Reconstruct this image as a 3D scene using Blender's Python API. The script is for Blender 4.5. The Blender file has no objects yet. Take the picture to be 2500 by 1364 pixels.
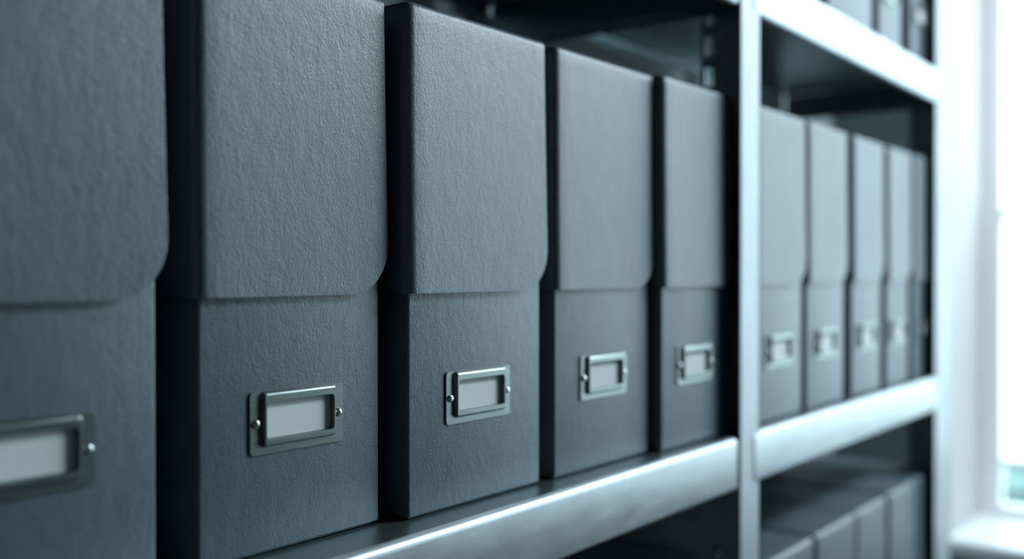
import bpy, bmesh, math, random
from mathutils import Vector, Matrix

random.seed(4)
SC = bpy.context.scene
COL = SC.collection
ZC = 1.355                 # camera height: the photograph's horizon
SHELF = ZC - 0.155         # top of the shelf the boxes stand on
UPPER = ZC + 0.295
LOWER = ZC - 0.621


# ------------------------------------------------------------------ materials
def new_mat(name):
    m = bpy.data.materials.new(name)
    m.use_nodes = True
    nt = m.node_tree
    b = nt.nodes['Principled BSDF']
    return m, nt, b


def simple(name, col, rough=0.6, metal=0.0, spec=0.5):
    m, nt, b = new_mat(name)
    b.inputs['Base Color'].default_value = (*col, 1)
    b.inputs['Roughness'].default_value = rough
    b.inputs['Metallic'].default_value = metal
    b.inputs['Specular IOR Level'].default_value = spec
    return m


def node(nt, kind, **kw):
    n = nt.nodes.new(kind)
    for k, v in kw.items():
        setattr(n, k, v)
    return n


def leatherette():
    """grey fibrous book cloth: fine vertical wrinkles plus faint mottling"""
    m, nt, b = new_mat('grey_leatherette')
    L = nt.links.new
    tc = node(nt, 'ShaderNodeTexCoord')
    oi = node(nt, 'ShaderNodeObjectInfo')
    off = node(nt, 'ShaderNodeVectorMath', operation='SCALE')
    comb = node(nt, 'ShaderNodeCombineXYZ')
    L(oi.outputs['Random'], comb.inputs[0]); L(oi.outputs['Random'], comb.inputs[2])
    L(comb.outputs[0], off.inputs[0]); off.inputs['Scale'].default_value = 7.0
    add = node(nt, 'ShaderNodeVectorMath', operation='ADD')
    L(tc.outputs['Object'], add.inputs[0]); L(off.outputs[0], add.inputs[1])

    def noise(scale, detail, rough, dist, stretch):
        mp = node(nt, 'ShaderNodeMapping')
        mp.inputs['Scale'].default_value = stretch
        L(add.outputs[0], mp.inputs['Vector'])
        n = node(nt, 'ShaderNodeTexNoise')
        n.inputs['Scale'].default_value = scale
        n.inputs['Detail'].default_value = detail
        n.inputs['Roughness'].default_value = rough
        n.inputs['Distortion'].default_value = dist
        L(mp.outputs[0], n.inputs['Vector'])
        return n.outputs['Fac']

    fine = noise(860, 3, 0.6, 0.4, (1, 1, 0.66))
    ridge_in = noise(620, 2, 0.5, 0.8, (1, 1, 0.5))
    # ridged version: 1-|2n-1|
    m1 = node(nt, 'ShaderNodeMath', operation='MULTIPLY_ADD'); m1.inputs[1].default_value = 2; m1.inputs[2].default_value = -1
    L(ridge_in, m1.inputs[0])
    m2 = node(nt, 'ShaderNodeMath', operation='ABSOLUTE'); L(m1.outputs[0], m2.inputs[0])
    m3 = node(nt, 'ShaderNodeMath', operation='MULTIPLY_ADD'); m3.inputs[1].default_value = -0.75; L(m2.outputs[0], m3.inputs[0])
    L(fine, m3.inputs[2])
    coarse = noise(150, 3, 0.55, 0.3, (1, 1, 0.5))
    m4 = node(nt, 'ShaderNodeMath', operation='MULTIPLY_ADD'); m4.inputs[1].default_value = 1.6
    L(coarse, m4.inputs[0]); L(m3.outputs[0], m4.inputs[2])
    bump = node(nt, 'ShaderNodeBump')
    bump.inputs['Strength'].default_value = 0.5
    bump.inputs['Distance'].default_value = 0.00040
    L(m4.outputs[0], bump.inputs['Height'])
    L(bump.outputs[0], b.inputs['Normal'])
    mott = noise(38, 5, 0.65, 0.6, (1, 1, 0.45))
    ramp = node(nt, 'ShaderNodeValToRGB')
    ramp.color_ramp.elements[0].position = 0.32
    ramp.color_ramp.elements[1].position = 0.70
    ramp.color_ramp.elements[0].color = (0.070, 0.101, 0.128, 1)
    ramp.color_ramp.elements[1].color = (0.094, 0.132, 0.165, 1)
    L(mott, ramp.inputs[0])
    L(ramp.outputs[0], b.inputs['Base Color'])
    b.inputs['Roughness'].default_value = 0.43
    b.inputs['Specular IOR Level'].default_value = 0.92
    return m


def galvanised(name, col, rough, streak, metal=1.0):
    m, nt, b = new_mat(name)
    L = nt.links.new
    tc = node(nt, 'ShaderNodeTexCoord')
    mp = node(nt, 'ShaderNodeMapping'); mp.inputs['Scale'].default_value = streak
    L(tc.outputs['Object'], mp.inputs['Vector'])
    n = node(nt, 'ShaderNodeTexNoise')
    n.inputs['Scale'].default_value = 90; n.inputs['Detail'].default_value = 8; n.inputs['Roughness'].default_value = 0.65
    L(mp.outputs[0], n.inputs['Vector'])
    v = node(nt, 'ShaderNodeTexVoronoi'); v.inputs['Scale'].default_value = 45
    L(mp.outputs[0], v.inputs['Vector'])
    mix = node(nt, 'ShaderNodeMix', data_type='RGBA')
    mix.inputs[6].default_value = (*[c * 0.66 for c in col], 1)
    mix.inputs[7].default_value = (*[min(1, c * 1.28) for c in col], 1)
    av = node(nt, 'ShaderNodeMath', operation='MULTIPLY_ADD'); av.inputs[1].default_value = 0.25
    L(v.outputs['Distance'], av.inputs[0]); L(n.outputs['Fac'], av.inputs[2])
    L(av.outputs[0], mix.inputs[0])
    L(mix.outputs[2], b.inputs['Base Color'])
    rr = node(nt, 'ShaderNodeMapRange')
    rr.inputs['To Min'].default_value = rough - 0.07; rr.inputs['To Max'].default_value = rough + 0.09
    L(n.outputs['Fac'], rr.inputs['Value']); L(rr.outputs[0], b.inputs['Roughness'])
    bp = node(nt, 'ShaderNodeBump'); bp.inputs['Strength'].default_value = 0.10; bp.inputs['Distance'].default_value = 0.0004
    L(n.outputs['Fac'], bp.inputs['Height']); L(bp.outputs[0], b.inputs['Normal'])
    b.inputs['Metallic'].default_value = metal
    return m


def plaster(name, col, rough=0.8):
    m, nt, b = new_mat(name)
    L = nt.links.new
    tc = node(nt, 'ShaderNodeTexCoord')
    n = node(nt, 'ShaderNodeTexNoise'); n.inputs['Scale'].default_value = 9; n.inputs['Detail'].default_value = 5
    L(tc.outputs['Object'], n.inputs['Vector'])
    mix = node(nt, 'ShaderNodeMix', data_type='RGBA')
    mix.inputs[6].default_value = (*[c * 0.95 for c in col], 1); mix.inputs[7].default_value = (*[min(1, c * 1.03) for c in col], 1)
    L(n.outputs['Fac'], mix.inputs[0]); L(mix.outputs[2], b.inputs['Base Color'])
    b.inputs['Roughness'].default_value = rough
    return m


def paper():
    m, nt, b = new_mat('label_paper')
    L = nt.links.new
    tc = node(nt, 'ShaderNodeTexCoord')
    n = node(nt, 'ShaderNodeTexNoise'); n.inputs['Scale'].default_value = 160; n.inputs['Detail'].default_value = 4
    L(tc.outputs['Object'], n.inputs['Vector'])
    mix = node(nt, 'ShaderNodeMix', data_type='RGBA')
    mix.inputs[6].default_value = (0.70, 0.735, 0.75, 1); mix.inputs[7].default_value = (0.80, 0.83, 0.84, 1)
    L(n.outputs['Fac'], mix.inputs[0]); L(mix.outputs[2], b.inputs['Base Color'])
    b.inputs['Roughness'].default_value = 0.85
    return m


def glass():
    m = bpy.data.materials.new('window_glass'); m.use_nodes = True
    nt = m.node_tree; nt.nodes.clear()
    out = node(nt, 'ShaderNodeOutputMaterial')
    tr = node(nt, 'ShaderNodeBsdfTransparent'); tr.inputs[0].default_value = (0.95, 0.98, 0.98, 1)
    gl = node(nt, 'ShaderNodeBsdfGlossy'); gl.inputs['Roughness'].default_value = 0.02
    fr = node(nt, 'ShaderNodeFresnel'); fr.inputs[0].default_value = 1.45
    mx = node(nt, 'ShaderNodeMixShader')
    nt.links.new(fr.outputs[0], mx.inputs[0]); nt.links.new(tr.outputs[0], mx.inputs[1]); nt.links.new(gl.outputs[0], mx.inputs[2])
    nt.links.new(mx.outputs[0], out.inputs[0])
    return m


def leaves():
    m, nt, b = new_mat('hedge_leaves')
    n = node(nt, 'ShaderNodeTexNoise'); n.inputs['Scale'].default_value = 24
    r = node(nt, 'ShaderNodeValToRGB')
    r.color_ramp.elements[0].color = (0.08, 0.145, 0.14, 1); r.color_ramp.elements[1].color = (0.22, 0.315, 0.305, 1)
    nt.links.new(n.outputs['Fac'], r.inputs[0]); nt.links.new(r.outputs[0], b.inputs['Base Color'])
    b.inputs['Roughness'].default_value = 0.7
    return m


M_BOX = leatherette()
M_STEEL = galvanised('galvanised_steel', (0.455, 0.505, 0.53), 0.38, (0.35, 1, 1), 0.66)
M_TRAY_SHADE = galvanised('shaded_tray_steel', (0.20, 0.27, 0.295), 0.32, (0.35, 1, 1), 0.85)  # same galvanised steel, deck and underside shade put into a darker colour
M_POST = galvanised('post_steel', (0.35, 0.385, 0.405), 0.44, (1, 1, 0.35), 0.5)
M_HOLD = galvanised('brushed_holder_metal', (0.195, 0.228, 0.228), 0.36, (1, 1, 12))
M_SCREW = simple('screw_metal', (0.55, 0.60, 0.61), 0.22, 1.0)
M_PAPER = paper()
M_WALL = plaster('wall_paint', (0.115, 0.145, 0.158))
M_WALLD = plaster('dark_wall_paint', (0.10, 0.115, 0.125))
M_WALLB = plaster('back_wall_paint', (0.27, 0.32, 0.335))
M_FRAME = plaster('window_frame_paint', (0.88, 0.87, 0.87), 0.5)
M_REVEAL = plaster('reveal_lining_paint', (0.50, 0.50, 0.50))
M_SILL = plaster('sill_paint', (0.80, 0.84, 0.86), 0.4)
M_FLOOR = plaster('floor_vinyl', (0.10, 0.12, 0.13), 0.35)
M_CEIL = plaster('ceiling_paint', (0.30, 0.33, 0.35))
M_GLASS = glass()
M_GROUND = plaster('pale_paving', (0.78, 0.80, 0.80))
M_LEAF = leaves()


# ------------------------------------------------------------------ mesh helpers
def link(name, bm, mat, parent=None, loc=None, smooth=True, angle=40):
    bmesh.ops.recalc_face_normals(bm, faces=bm.faces[:])
    me = bpy.data.meshes.new(name)
    bm.to_mesh(me); bm.free()
    if smooth:
        me.polygons.foreach_set('use_smooth', [True] * len(me.polygons))
        me.set_sharp_from_angle(angle=math.radians(angle))
    me.materials.append(mat)
    o = bpy.data.objects.new(name, me)
    COL.objects.link(o)
    if parent:
        o.parent = parent
    if loc:
        o.location = loc
    return o


def empty(name, loc, label, cat, group=None):
    o = bpy.data.objects.new(name, None)
    o.empty_display_size = 0.05
    COL.objects.link(o)
    o.location = loc
    o['label'] = label; o['category'] = cat
    if group:
        o['group'] = group
    return o


def box(bm, x0, x1, y0, y1, z0, z1):
    vs = [bm.verts.new(p) for p in ((x0, y0, z0), (x1, y0, z0), (x1, y1, z0), (x0, y1, z0),
                                    (x0, y0, z1), (x1, y0, z1), (x1, y1, z1), (x0, y1, z1))]
    fs = [(3, 2, 1, 0), (4, 5, 6, 7), (0, 1, 5, 4), (1, 2, 6, 5), (2, 3, 7, 6), (3, 0, 4, 7)]
    return vs, [bm.faces.new([vs[i] for i in f]) for f in fs]


def bevel_mod(o, w, seg=2, angle=35):
    b = o.modifiers.new('bevel', 'BEVEL')
    b.width = w; b.segments = seg; b.limit_method = 'ANGLE'; b.angle_limit = math.radians(angle)
    b.harden_normals = False
    return b


def solid(o, t, offset=-1.0):
    s = o.modifiers.new('thickness', 'SOLIDIFY')
    s.thickness = t; s.offset = offset; s.use_even_offset = False
    e = o.modifiers.new('crisp_edges', 'EDGE_SPLIT')
    e.split_angle = math.radians(48)
    return s


def rrect(x0, x1, z0, z1, r, n=5):
    pts = []
    for cx, cz, a0 in ((x1 - r, z0 + r, -90), (x1 - r, z1 - r, 0), (x0 + r, z1 - r, 90), (x0 + r, z0 + r, 180)):
        for i in range(n + 1):
            a = math.radians(a0 + 90 * i / n)
            pts.append((cx + r * math.cos(a), cz + r * math.sin(a)))
    return pts


def bridge(bm, A, B):
    n = len(A)
    for i in range(n):
        j = (i + 1) % n
        bm.faces.new((A[i], A[j], B[j], B[i]))


# ------------------------------------------------------------------ archive box
BH = 0.321      # height
BD = 0.240      # depth
T = 0.0024      # board thickness
FLAP = 0.1405   # lower edge of the lid above the box bottom


def body_bm(w):
    bm = bmesh.new()
    g = 0.0012
    h = BH - T - 0.0006
    # board box with a slightly proud wrapped foot
    vs, fs = box(bm, 0, w, 0, BD, g, h)
    bmesh.ops.bevel(bm, geom=bm.edges[:], offset=0.0016, segments=3, affect='EDGES', profile=0.6)
    vs, fs = box(bm, 0.0035, w - 0.0035, 0.0035, BD - 0.0035, 0, 0.004)
    # subdivide the front a little and bow it by a hair, as filled board boxes do
    return bm


def lid_bm(w, seed):
    """sheet: front flap with one rounded corner, folded round the left side, and the top panel"""
    rnd = random.Random(seed)
    bm = bmesh.new()
    xl = -0.0030
    yf = -0.0032
    top = BH
    rr = 0.0048                       # roll of the top edge
    rc = 0.0062                       # roll of the left front edge
    R = 0.031                         # rounded lower right corner
    over_b, over_t = 0.0050, 0.0014   # the flap widens slightly downwards
    lift = 0.0008 + 0.0005 * rnd.random()
    wx = w + over_b
    # plan path: (x, y, inward normal x, inward normal y)
    path = []
    arc_n = 14
    xs = [wx - R * (1 - math.cos(math.radians(90 * i / arc_n))) for i in range(arc_n + 1)]
    xs = sorted(set(round(x, 6) for x in xs), reverse=True)
    n_mid = 10
    x_in = xl + rc
    last = xs[-1]
    xs += [last + (x_in - last) * (i + 1) / n_mid for i in range(n_mid)]
    for x in xs:
        path.append((x, yf, 0, 1))
    for i in range(1, 6):
        a = math.radians(90 * i / 5)
        path.append((xl + rc - rc * math.sin(a), yf + rc - rc * math.cos(a), math.sin(a), math.cos(a)))
    for i in range(1, 7):
        path.append((xl, yf + rc + (BD + 0.002 - yf - rc) * i / 6, 1, 0))
    NZ = 22
    roll = 6
    grid = []
    for (x, y, nx, ny) in path:
        if x > wx - R and ny == 1:
            dx = x - (wx - R)
            zb = FLAP + R - math.sqrt(max(0, R * R - dx * dx))
        else:
            zb = FLAP
        colv = []
        for k in range(NZ + 1):
            z = zb + (top - rr - zb) * k / NZ
            f = (top - z) / (top - FLAP)
            px, py = x, y
            if ny > 0:
                py -= lift * f * f * ny
                u = (x - x_in) / (wx - x_in)
                if u > 0:
                    px = x - (over_b - over_t) * (1 - f) * u * u
            colv.append((px, py, z))
        px, py, z = colv[-1]
        for k in range(1, roll + 1):
            a = math.radians(90 * k / roll)
            s = rr * (1 - math.cos(a))
            colv.append((px + nx * s, py + ny * s, top - rr + rr * math.sin(a)))
        grid.append([bm.verts.new(p) for p in colv])
    for a, b in zip(grid, grid[1:]):
        for k in range(len(a) - 1):
            bm.faces.new((a[k], a[k + 1], b[k + 1], b[k]))
    rim = [c[-1] for c in grid]
    back = bm.verts.new((w + over_t - 0.0005, BD + 0.002, top))
    bm.faces.new(rim + [back])
    return bm


HW, HH = 0.0675, 0.0346   # label holder
HZ = 0.0546               # its lower edge above the box bottom


def holder_bm():
    bm = bmesh.new()
    o0 = rrect(0, HW, 0, HH, 0.0028)
    win = rrect(0.0098, HW - 0.0098, 0.0086, HH - 0.0060, 0.0022)
    r_out = rrect(0.0074, HW - 0.0074, 0.0042, HH - 0.0002, 0.0016)
    r_top = rrect(0.0080, HW - 0.0080, 0.0052, HH - 0.0013, 0.0014)
    tp, rh = -0.0016, -0.0044
    mk = lambda pts, y: [bm.verts.new((p[0], y, p[1])) for p in pts]
    A0 = mk(o0, 0.0); A1 = mk(o0, tp + 0.0003); A1b = mk(rrect(0.0003, HW - 0.0003, 0.0003, HH - 0.0003, 0.0025), tp)
    B0 = mk(r_out, tp); B1 = mk(r_top, rh + 0.0005)
    B1b = mk(rrect(0.0085, HW - 0.0085, 0.0060, HH - 0.0021, 0.0012), rh)
    W1a = mk(rrect(0.0094, HW - 0.0094, 0.0080, HH - 0.0056, 0.0024), rh); W1 = mk(win, rh + 0.0006); W0 = mk(win, -0.0003)
    for p, q in ((A0, A1), (A1, A1b), (A1b, B0), (B0, B1), (B1, B1b), (B1b, W1a), (W1a, W1), (W1, W0), (W0, A0)):
        bridge(bm, p, q)
    return bm


def screw_bm():
    bm = bmesh.new()
    r, h = 0.0025, 0.0019
    prof = [(r, 0.0), (r, 0.0004)] + [(r * math.cos(a), 0.0004 + (h - 0.0004) * math.sin(a)) for a in [math.radians(d) for d in (20, 38, 54, 68)]]
    n = 20
    rings = [[bm.verts.new((p[0] * math.cos(2 * math.pi * i / n), -p[1], p[0] * math.sin(2 * math.pi * i / n))) for i in range(n)] for p in prof]
    for a, b in zip(rings, rings[1:]):
        bridge(bm, a, b)
    bm.faces.new(rings[-1]); bm.faces.new(rings[0])
    # cross recess
    for ang in (0.6, 0.6 + math.pi / 2):
        c, s = math.cos(ang), math.sin(ang)
        L_, w_ = 0.00135, 0.00026
        q = [(-L_, -w_), (L_, -w_), (L_, w_), (-L_, w_)]
        lo = [bm.verts.new((x * c - y * s, -0.0015, x * s + y * c)) for x, y in q]
        hi = [bm.verts.new((x * c - y * s, -h + 0.00012, x * s + y * c)) for x, y in q]
        bridge(bm, lo, hi); bm.faces.new(hi); bm.faces.new(lo)
    return bm


def card_bm():
    bm = bmesh.new()
    box(bm, 0.0086, HW - 0.0086, -0.00075, -0.00035, 0.0070, HH - 0.0045)
    return bm


HOLDER_MESH = {}


def make_box(x0, x1, y, z, label, group, rot=0.0, hx=None, seed=0):
    w = x1 - x0
    t = empty('archive_box', (x0, y, z + 0.0008), label, 'box', group)
    t.rotation_euler = (0, 0, rot)
    b = link('body', body_bm(w), M_BOX, t)
    l = link('lid', lid_bm(w, seed), M_BOX, t, angle=50)
    solid(l, T)
    if hx is None:
        hx = (w - HW) / 2
    if not HOLDER_MESH:
        h = link('label_holder', holder_bm(), M_HOLD, t, angle=25)
        h['label'] = 'brushed metal label holder'
        c = link('label_card', card_bm(), M_PAPER, h); c['label'] = 'blank pale paper card'
        s1 = link('screw', screw_bm(), M_SCREW, h, (0.0040, -0.0016, HH / 2), angle=30)
        s2 = s1.copy(); COL.objects.link(s2); s2.location = (HW - 0.0040, -0.0016, HH / 2)
        s2.rotation_euler = (0, 0.7, 0)
        HOLDER_MESH.update(h=h, kids=(c, s1, s2))
    else:
        h = HOLDER_MESH['h'].copy(); COL.objects.link(h); h.parent = t
        for k in HOLDER_MESH['kids']:
            kk = k.copy(); COL.objects.link(kk); kk.parent = h
            if kk.name.startswith('screw'):
                kk.rotation_euler = (0, random.random() * 1.5, 0)
    h.location = (hx, 0.0003, HZ)
    return t


G1 = 'grey archive boxes on the near middle shelf'
near = [
    (0.1545, 0.2845, 0.009, 'grey archive box cut off by the left edge of the picture', 0.0303),
    (0.3088, 0.4380, 0.009, 'grey archive box in sharpest focus, second from left, large metal label holder', 0.0312),
    (0.4525, 0.5905, -0.002, 'grey archive box third from the left, its whole front in view down to the shelf', 0.0340),
    (0.6080, 0.7460, -0.003, 'grey archive box fourth from the left, second before the steel post', 0.0335),
    (0.7535, 0.8835, -0.012, 'slightly blurred grey archive box standing just left of the steel post', 0.0262),
]
for i, (a, b, y, lab, hx) in enumerate(near):
    make_box(a, b, y, SHELF, lab, G1, hx=hx, seed=i)

G2 = 'grey archive boxes on the far middle shelf'
far = [
    (0.9420, 1.0645, 'blurred grey archive box just right of the steel post, first on the far middle shelf'),
    (1.0800, 1.1970, 'blurred grey archive box second right of the steel post on the far middle shelf'),
    (1.2265, 1.3370, 'blurred grey archive box in the middle of the five on the far middle shelf'),
    (1.3620, 1.4600, 'blurred grey archive box second from the end post on the far middle shelf'),
    (1.4830, 1.5920, 'blurred grey archive box at the window end of the far middle shelf'),
]
for i, (a, b, lab) in enumerate(far):
    make_box(a, b, -0.0125, SHELF, lab, G2, seed=10 + i)

G3 = 'grey archive boxes on the lower shelf'
low = [
    (0.9700, 1.0970, 'grey archive box on the lower shelf, nearest the middle steel post at the bottom edge'),
    (1.1130, 1.2370, 'grey archive box on the lower shelf with a dark gap on its left side'),
    (1.2480, 1.3580, 'grey archive box in the middle of the lower shelf row, top edge lit'),
    (1.3780, 1.4880, 'grey archive box second from the window end of the lower shelf'),
    (1.5050, 1.6050, 'blurred grey archive box at the window end of the lower shelf'),
]
for i, (a, b, lab) in enumerate(low):
    if b - a > HW + 0.004:
        make_box(a, b, -0.0100, LOWER, lab, G3, seed=20 + i)
    else:
        make_box(a, b, -0.0100, LOWER, lab, G3, seed=20 + i)

G4 = 'grey archive boxes on the upper shelf'
upp = [
    (1.1450, 1.3000, 'pale blurred archive box on the upper shelf, leftmost in view at the top edge'),
    (1.3280, 1.4250, 'pale blurred archive box in the middle of the upper shelf, between two dark gaps'),
    (1.4670, 1.5640, 'pale blurred archive box at the window end of the upper shelf'),
]
for i, (a, b, lab) in enumerate(upp):
    make_box(a, b, -0.0120, UPPER, lab, G4, seed=30 + i)

# ------------------------------------------------------------------ shelving rack
YF = -0.0295          # outer face of the shelf lips
YB = 0.326
rack = empty('shelving_rack', (0.40, 0.15, 0), 'galvanised steel shelving rack of two bays holding the grey archive boxes', 'shelving')
RO = Vector(rack.location)


def rlink(name, bm, mat, parent=rack, **kw):
    bmesh.ops.translate(bm, verts=bm.verts[:], vec=-RO)
    return link(name, bm, mat, parent, **kw)


def shelf(x0, x1, ztop, x_tray=None):
    """pressed steel tray: rolled front and rear lips, folded end rims"""
    bm = bmesh.new()
    r, lip, ret = 0.0055, 0.0475, 0.011
    prof = []
    yf, yb = YF, (0.240 if x_tray else 0.262)
    prof.append((yf + ret, ztop - lip + 0.002))
    for d in (0, 30, 60, 90):                         # small roll at the foot of the lip
        a = math.radians(d)
        prof.append((yf + 0.003 - 0.003 * math.sin(a), ztop - lip + 0.003 - 0.003 * math.cos(a)))
    for d in range(0, 91, 10):
        a = math.radians(d)
        prof.append((yf + r - r * math.cos(a), ztop - r + r * math.sin(a)))
    for k in range(1, 5):
        prof.append((yf + r + (yb - r - yf - r) * k / 5, ztop))
    for d in range(90, -1, -15):
        a = math.radians(d)
        prof.append((yb - r + r * math.cos(a), ztop - r + r * math.sin(a)))
    prof.append((yb, ztop - 0.014))
    n = 24
    cols = []
    for i in range(n + 1):
        x = x0 + (x1 - x0) * i / n
        cols.append([bm.verts.new((x, p[0], p[1])) for p in prof])
    for a, b in zip(cols, cols[1:]):
        for k in range(len(prof) - 1):
            f = bm.faces.new((a[k], a[k + 1], b[k + 1], b[k]))
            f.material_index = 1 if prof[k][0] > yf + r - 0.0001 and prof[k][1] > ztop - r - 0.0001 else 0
    xe = x_tray or x1
    if x_tray:                                        # tray running on behind the post plate
        yt = yf + 0.0035
        e0 = [bm.verts.new(p) for p in ((x1, yt, ztop), (x1, yb - r, ztop), (x_tray, yb - r, ztop), (x_tray, yt, ztop))]
        bm.faces.new(e0).material_index = 1
    for x in (x0 + 0.0008, xe - 0.0008):              # end rims
        q = [bm.verts.new(p) for p in ((x, yf + r, ztop - 0.001), (x, yb - r, ztop - 0.001), (x, yb - r, ztop - lip + 0.004), (x, yf + r, ztop - lip + 0.004))]
        bm.faces.new(q).material_index = 1
    o = rlink('shelf', bm, M_STEEL, angle=35)
    o.data.materials.append(M_TRAY_SHADE)
    solid(o, 0.0008, 0.0)
    return o


LV = [ZC - 1.10, LOWER, SHELF, UPPER, ZC + 0.76]
for z in LV:
    shelf(-0.090, 0.8648, z)
    shelf(0.9040, 1.5380, z, 1.6220)


def post(xa, xb, xflange, yfront, ydir, holes=True):
    """steel angle: front plate xa..xb and a slotted side flange running back"""
    bm = bmesh.new()
    H = 2.15
    t = 0.0018
    box(bm, xa, xb, yfront, yfront + t * ydir, 0.004, H) if ydir > 0 else box(bm, xa, xb, yfront - t, yfront, 0.004, H)
    depth = 0.062 if ydir > 0 else 0.090
    # side flange as a pierced sheet
    ys = [0.0, 0.0275, 0.0345, 0.0490, 0.0570, depth]
    pitch = 0.030
    z = 0.004
    zs = [z]
    kinds = []
    while z < H - pitch:
        for dz, kd in ((0.006, 0), (0.018, 1), (0.001, 0), (0.005, 2)):
            z += dz; zs.append(z); kinds.append(kd)
    zs.append(H); kinds.append(0)
    fx = xflange - t if xflange == xb else xflange
    V = [[bm.verts.new((fx, yfront + ydir * y, zz)) for y in ys] for zz in zs]
    V2 = [[bm.verts.new((fx + t, yfront + ydir * y, zz)) for y in ys] for zz in zs]
    hole = lambda i, j: 0 <= i < len(kinds) and 0 <= j < 5 and kinds[i] == 1 and j == 3 and zs[i] > SHELF
    ok = lambda i, j: 0 <= i < len(kinds) and 0 <= j < 5 and not (holes and hole(i, j))
    for i in range(len(kinds)):
        for j in range(5):
            if not ok(i, j):
                continue
            bm.faces.new((V[i][j], V[i][j + 1], V[i + 1][j + 1], V[i + 1][j]))
            bm.faces.new((V2[i][j], V2[i + 1][j], V2[i + 1][j + 1], V2[i][j + 1]))
            for (p, q, ni, nj) in (((i, j), (i, j + 1), i - 1, j), ((i + 1, j), (i + 1, j + 1), i + 1, j), ((i, j), (i + 1, j), i, j - 1), ((i, j + 1), (i + 1, j + 1), i, j + 1)):
                if not ok(ni, nj):
                    bm.faces.new((V[p[0]][p[1]], V[q[0]][q[1]], V2[q[0]][q[1]], V2[p[0]][p[1]]))
    return rlink('post', bm, M_POST, angle=30)


def bolt(parent, x, y, z):
    bm = bmesh.new()
    r, h, n = 0.0062, 0.0034, 16
    prof = [(r, 0), (r, 0.001), (r * .9, .0022), (r * .6, .0031), (r * .25, h)]
    rings = [[bm.verts.new((-p[1], p[0] * math.cos(2 * math.pi * i / n), p[0] * math.sin(2 * math.pi * i / n))) for i in range(n)] for p in prof]
    for a, b in zip(rings, rings[1:]):
        bridge(bm, a, b)
    bm.faces.new(rings[-1]); bm.faces.new(rings[0])
    bmesh.ops.translate(bm, verts=bm.verts[:], vec=(x, y, z))
    rlink('bolt', bm, M_SCREW, parent)


YP = -0.0290         # outer face of the post plates, just behind the lips
p_mid = post(0.8746, 0.9164, 0.9164, YP, 1)
p_end = post(1.5400, 1.6250, 1.6250, YP, 1, False)
p_first = post(-0.1420, -0.1000, -0.1420, YP, 1)
b_mid = post(0.8746, 0.9164, 0.9164, YB + 0.002, -1)
b_end = post(1.5400, 1.6250, 1.6250, YB + 0.002, -1, False)
b_first = post(-0.1420, -0.1000, -0.1420, YB + 0.002, -1)
FX = 0.9164 - 0.0018
for pz in (ZC - 0.2795, ZC - 0.178):
    bolt(p_mid, FX, 0.0125, pz)
bolt(p_mid, FX, 0.0125, ZC + 0.272)
bolt(b_mid, FX, 0.300, ZC + 0.309)
bolt(b_mid, FX, 0.300, ZC - 0.178)

# ------------------------------------------------------------------ room
def struct(name, bm, mat, parent=None, **kw):
    o = link(name, bm, mat, parent, smooth=False, **kw)
    if parent is None:
        o['kind'] = 'structure'
    return o


X0, X1, X2 = -1.6, 2.22, 2.56        # left wall, inner and outer face of the window wall
Y0, Y1 = -2.9, 0.37                  # aisle side wall and wall behind the rack
CH = 2.75
WY0, WY1 = -1.90, 0.134              # window opening
WZ0, WZ1 = ZC - 0.560, 2.50

bm = bmesh.new(); box(bm, X0 - .2, X2, Y0 - .2, Y1 + .2, -0.2, 0); struct('floor', bm, M_FLOOR)
bm = bmesh.new(); box(bm, X0 - .2, X2, Y0 - .2, Y1 + .2, CH, CH + .2); struct('ceiling', bm, M_CEIL)
bm = bmesh.new(); box(bm, X0 - .2, X2, Y1, Y1 + .2, 0, CH); struct('wall_back', bm, M_WALLB)
bm = bmesh.new(); box(bm, X0 - .2, X2, Y0 - .2, Y0, 0, CH); struct('wall_front', bm, M_WALLD)
bm = bmesh.new(); box(bm, X0 - .2, X0, Y0, Y1, 0, CH); struct('wall_left', bm, M_WALLD)
bm = bmesh.new()
box(bm, X1, X2, Y0, Y1, 0, WZ0 - 0.03)
box(bm, X1, X2, Y0, Y1, WZ1, CH)
box(bm, X1, X2, WY1, Y1, WZ0 - 0.03, WZ1)
box(bm, X1, X2, Y0, WY0, WZ0 - 0.03, WZ1)
struct('wall_right', bm, M_WALL)
bm = bmesh.new()
box(bm, X1 - 0.012, X2 - 0.001, WY0, WY1 - 0.0005, WZ0 - 0.03, WZ0)
bmesh.ops.bevel(bm, geom=bm.edges[:], offset=0.004, segments=2, affect='EDGES')
struct('trim_1', bm, M_SILL)
# white lining of the deep window reveal
bm = bmesh.new()
box(bm, X1 - 0.004, X2 - 0.002, WY1 - 0.0105, WY1 - 0.0006, WZ0 + 0.0005, WZ1 - 0.0005)
struct('trim_2', bm, M_REVEAL)

# window: jambs, rails, mullions and panes
XW = 2.505
win = bpy.data.objects.new('window_1', None); COL.objects.link(win); win.location = (XW, 0, WZ0)
win['kind'] = 'structure'


def wpart(name, bm, mat):
    bmesh.ops.translate(bm, verts=bm.verts[:], vec=(-XW, 0, -WZ0))
    o = link(name, bm, mat, win, smooth=False)
    return o


def bar(name, y0, y1, z0, z1, d=0.05):
    bm = bmesh.new(); box(bm, XW, XW + d, y0, y1, z0, z1)
    bmesh.ops.bevel(bm, geom=bm.edges[:], offset=0.003, segments=2, affect='EDGES')
    wpart(name, bm, M_FRAME)


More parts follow.
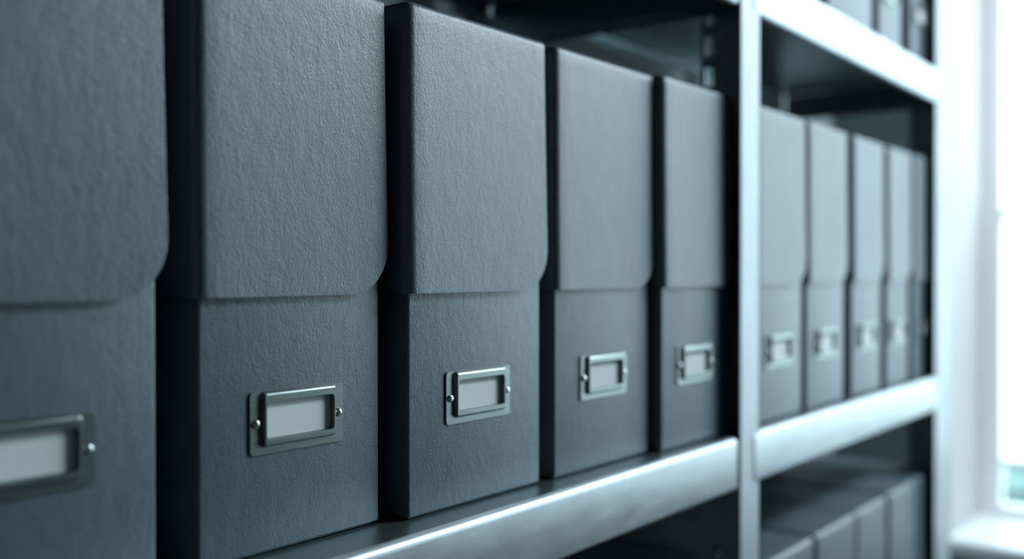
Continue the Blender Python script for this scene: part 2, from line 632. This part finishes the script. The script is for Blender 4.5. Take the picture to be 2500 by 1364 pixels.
FW = 0.042
ZR = ZC - 0.437          # low rail
ZT = ZC + 0.132          # transom
bar('jamb', WY1 - 0.011 - FW, WY1 - 0.011, WZ0, WZ1)
bar('jamb', WY0 + 0.0005, WY0 + FW, WZ0, WZ1)
bar('head_rail', WY0 + FW, WY1 - 0.011 - FW, WZ1 - FW, WZ1)
bar('bottom_rail', WY0 + FW, WY1 - 0.011 - FW, WZ0, WZ0 + 0.02)
for yy in (-0.44, -0.95, -1.45):
    bar('mullion', yy - 0.02, yy + 0.02, WZ0 + 0.02, WZ1 - FW)
ycuts = [(WY0 + FW, -1.47), (-1.43, -0.97), (-0.93, -0.46), (-0.42, WY1 - 0.011 - FW)]
for a, b in ycuts:
    bar('glazing_bar', a, b, ZR - 0.006, ZR + 0.006, 0.03)
    bar('glazing_bar', a, b, ZT - 0.010, ZT + 0.010, 0.03)
    for z0, z1 in ((WZ0 + 0.02, ZR - 0.006), (ZR + 0.006, ZT - 0.010), (ZT + 0.010, WZ1 - FW)):
        bm = bmesh.new()
        vs = [bm.verts.new(p) for p in ((XW + 0.016, a, z0), (XW + 0.016, b, z0), (XW + 0.016, b, z1), (XW + 0.016, a, z1))]
        bm.faces.new(vs)
        wpart('pane', bm, M_GLASS)

# outside: pale paving and a low clipped hedge under the window
bm = bmesh.new(); box(bm, X2 + 0.01, 40, -25, 25, -0.25, -0.05); struct('ground', bm, M_GROUND)
bm = bmesh.new()
rnd = random.Random(8)
hx0, hx1, hy0, hy1, hz0, hz1 = 3.55, 3.95, -1.6, 0.9, -0.05, 0.66
vs, fs = box(bm, hx0, hx1, hy0, hy1, hz0, hz1)
bmesh.ops.subdivide_edges(bm, edges=bm.edges[:], cuts=30, use_grid_fill=True)
for v in bm.verts:
    if v.co.z > hz0 + 0.01:
        v.co += Vector((rnd.uniform(-.022, .022), rnd.uniform(-.022, .022), rnd.uniform(-.022, .022)))
hd = link('hedge', bm, M_LEAF, smooth=False)
hd['label'] = 'blue green hedge outside, low behind the bright window pane'; hd['category'] = 'hedge'

# ------------------------------------------------------------------ light
world = bpy.data.worlds.new('daylight'); SC.world = world
world.use_nodes = True
wn = world.node_tree
bg = wn.nodes['Background']
bg.inputs[0].default_value = (0.73, 0.915, 1.0, 1)
bg.inputs[1].default_value = 5.1


def area(name, loc, target, sx, sy, power, col, spread=180):
    L = bpy.data.lights.new(name, 'AREA')
    L.shape = 'RECTANGLE'; L.size = sx; L.size_y = sy; L.energy = power; L.color = col
    L.spread = math.radians(spread)
    o = bpy.data.objects.new(name, L); COL.objects.link(o)
    o.location = loc
    d = Vector(target) - Vector(loc)
    o.rotation_euler = d.to_track_quat('-Z', 'Y').to_euler()
    return o


area('added_aisle_light', (2.04, -1.06, 2.42), (1.85, -0.70, 0.6), 0.8, 0.25, 45, (0.77, 0.925, 1.0))  # added light from above right, no fixture known; brightens the box fronts

# ------------------------------------------------------------------ camera
cam = bpy.data.cameras.new('camera')
co = bpy.data.objects.new('camera', cam); COL.objects.link(co); SC.camera = co
F = 2450.0
cam.sensor_width = 36.0; cam.sensor_fit = 'HORIZONTAL'
cam.lens = 36.0 * F / 2500.0
cam.clip_start = 0.02
theta = math.atan2(3130 - 1250, F)
pitch = math.atan2(20, F)
D = 0.43
co.location = (0, -D, ZC)
fwd = Vector((math.cos(theta) * math.cos(pitch), math.sin(theta) * math.cos(pitch), -math.sin(pitch)))
co.rotation_euler = fwd.to_track_quat('-Z', 'Y').to_euler()
cam.dof.use_dof = True
cam.dof.focus_distance = 0.605
cam.dof.aperture_fstop = cam.lens / 1000 / 0.0126
cam.dof.aperture_blades = 0

SC.view_settings.view_transform = 'Standard'
SC.view_settings.look = 'None'
SC.view_settings.exposure = 0.0
SC.view_settings.gamma = 1.0
SC.view_settings.use_curve_mapping = False
SC.cycles.use_denoising = True
SC.cycles.max_bounces = 8
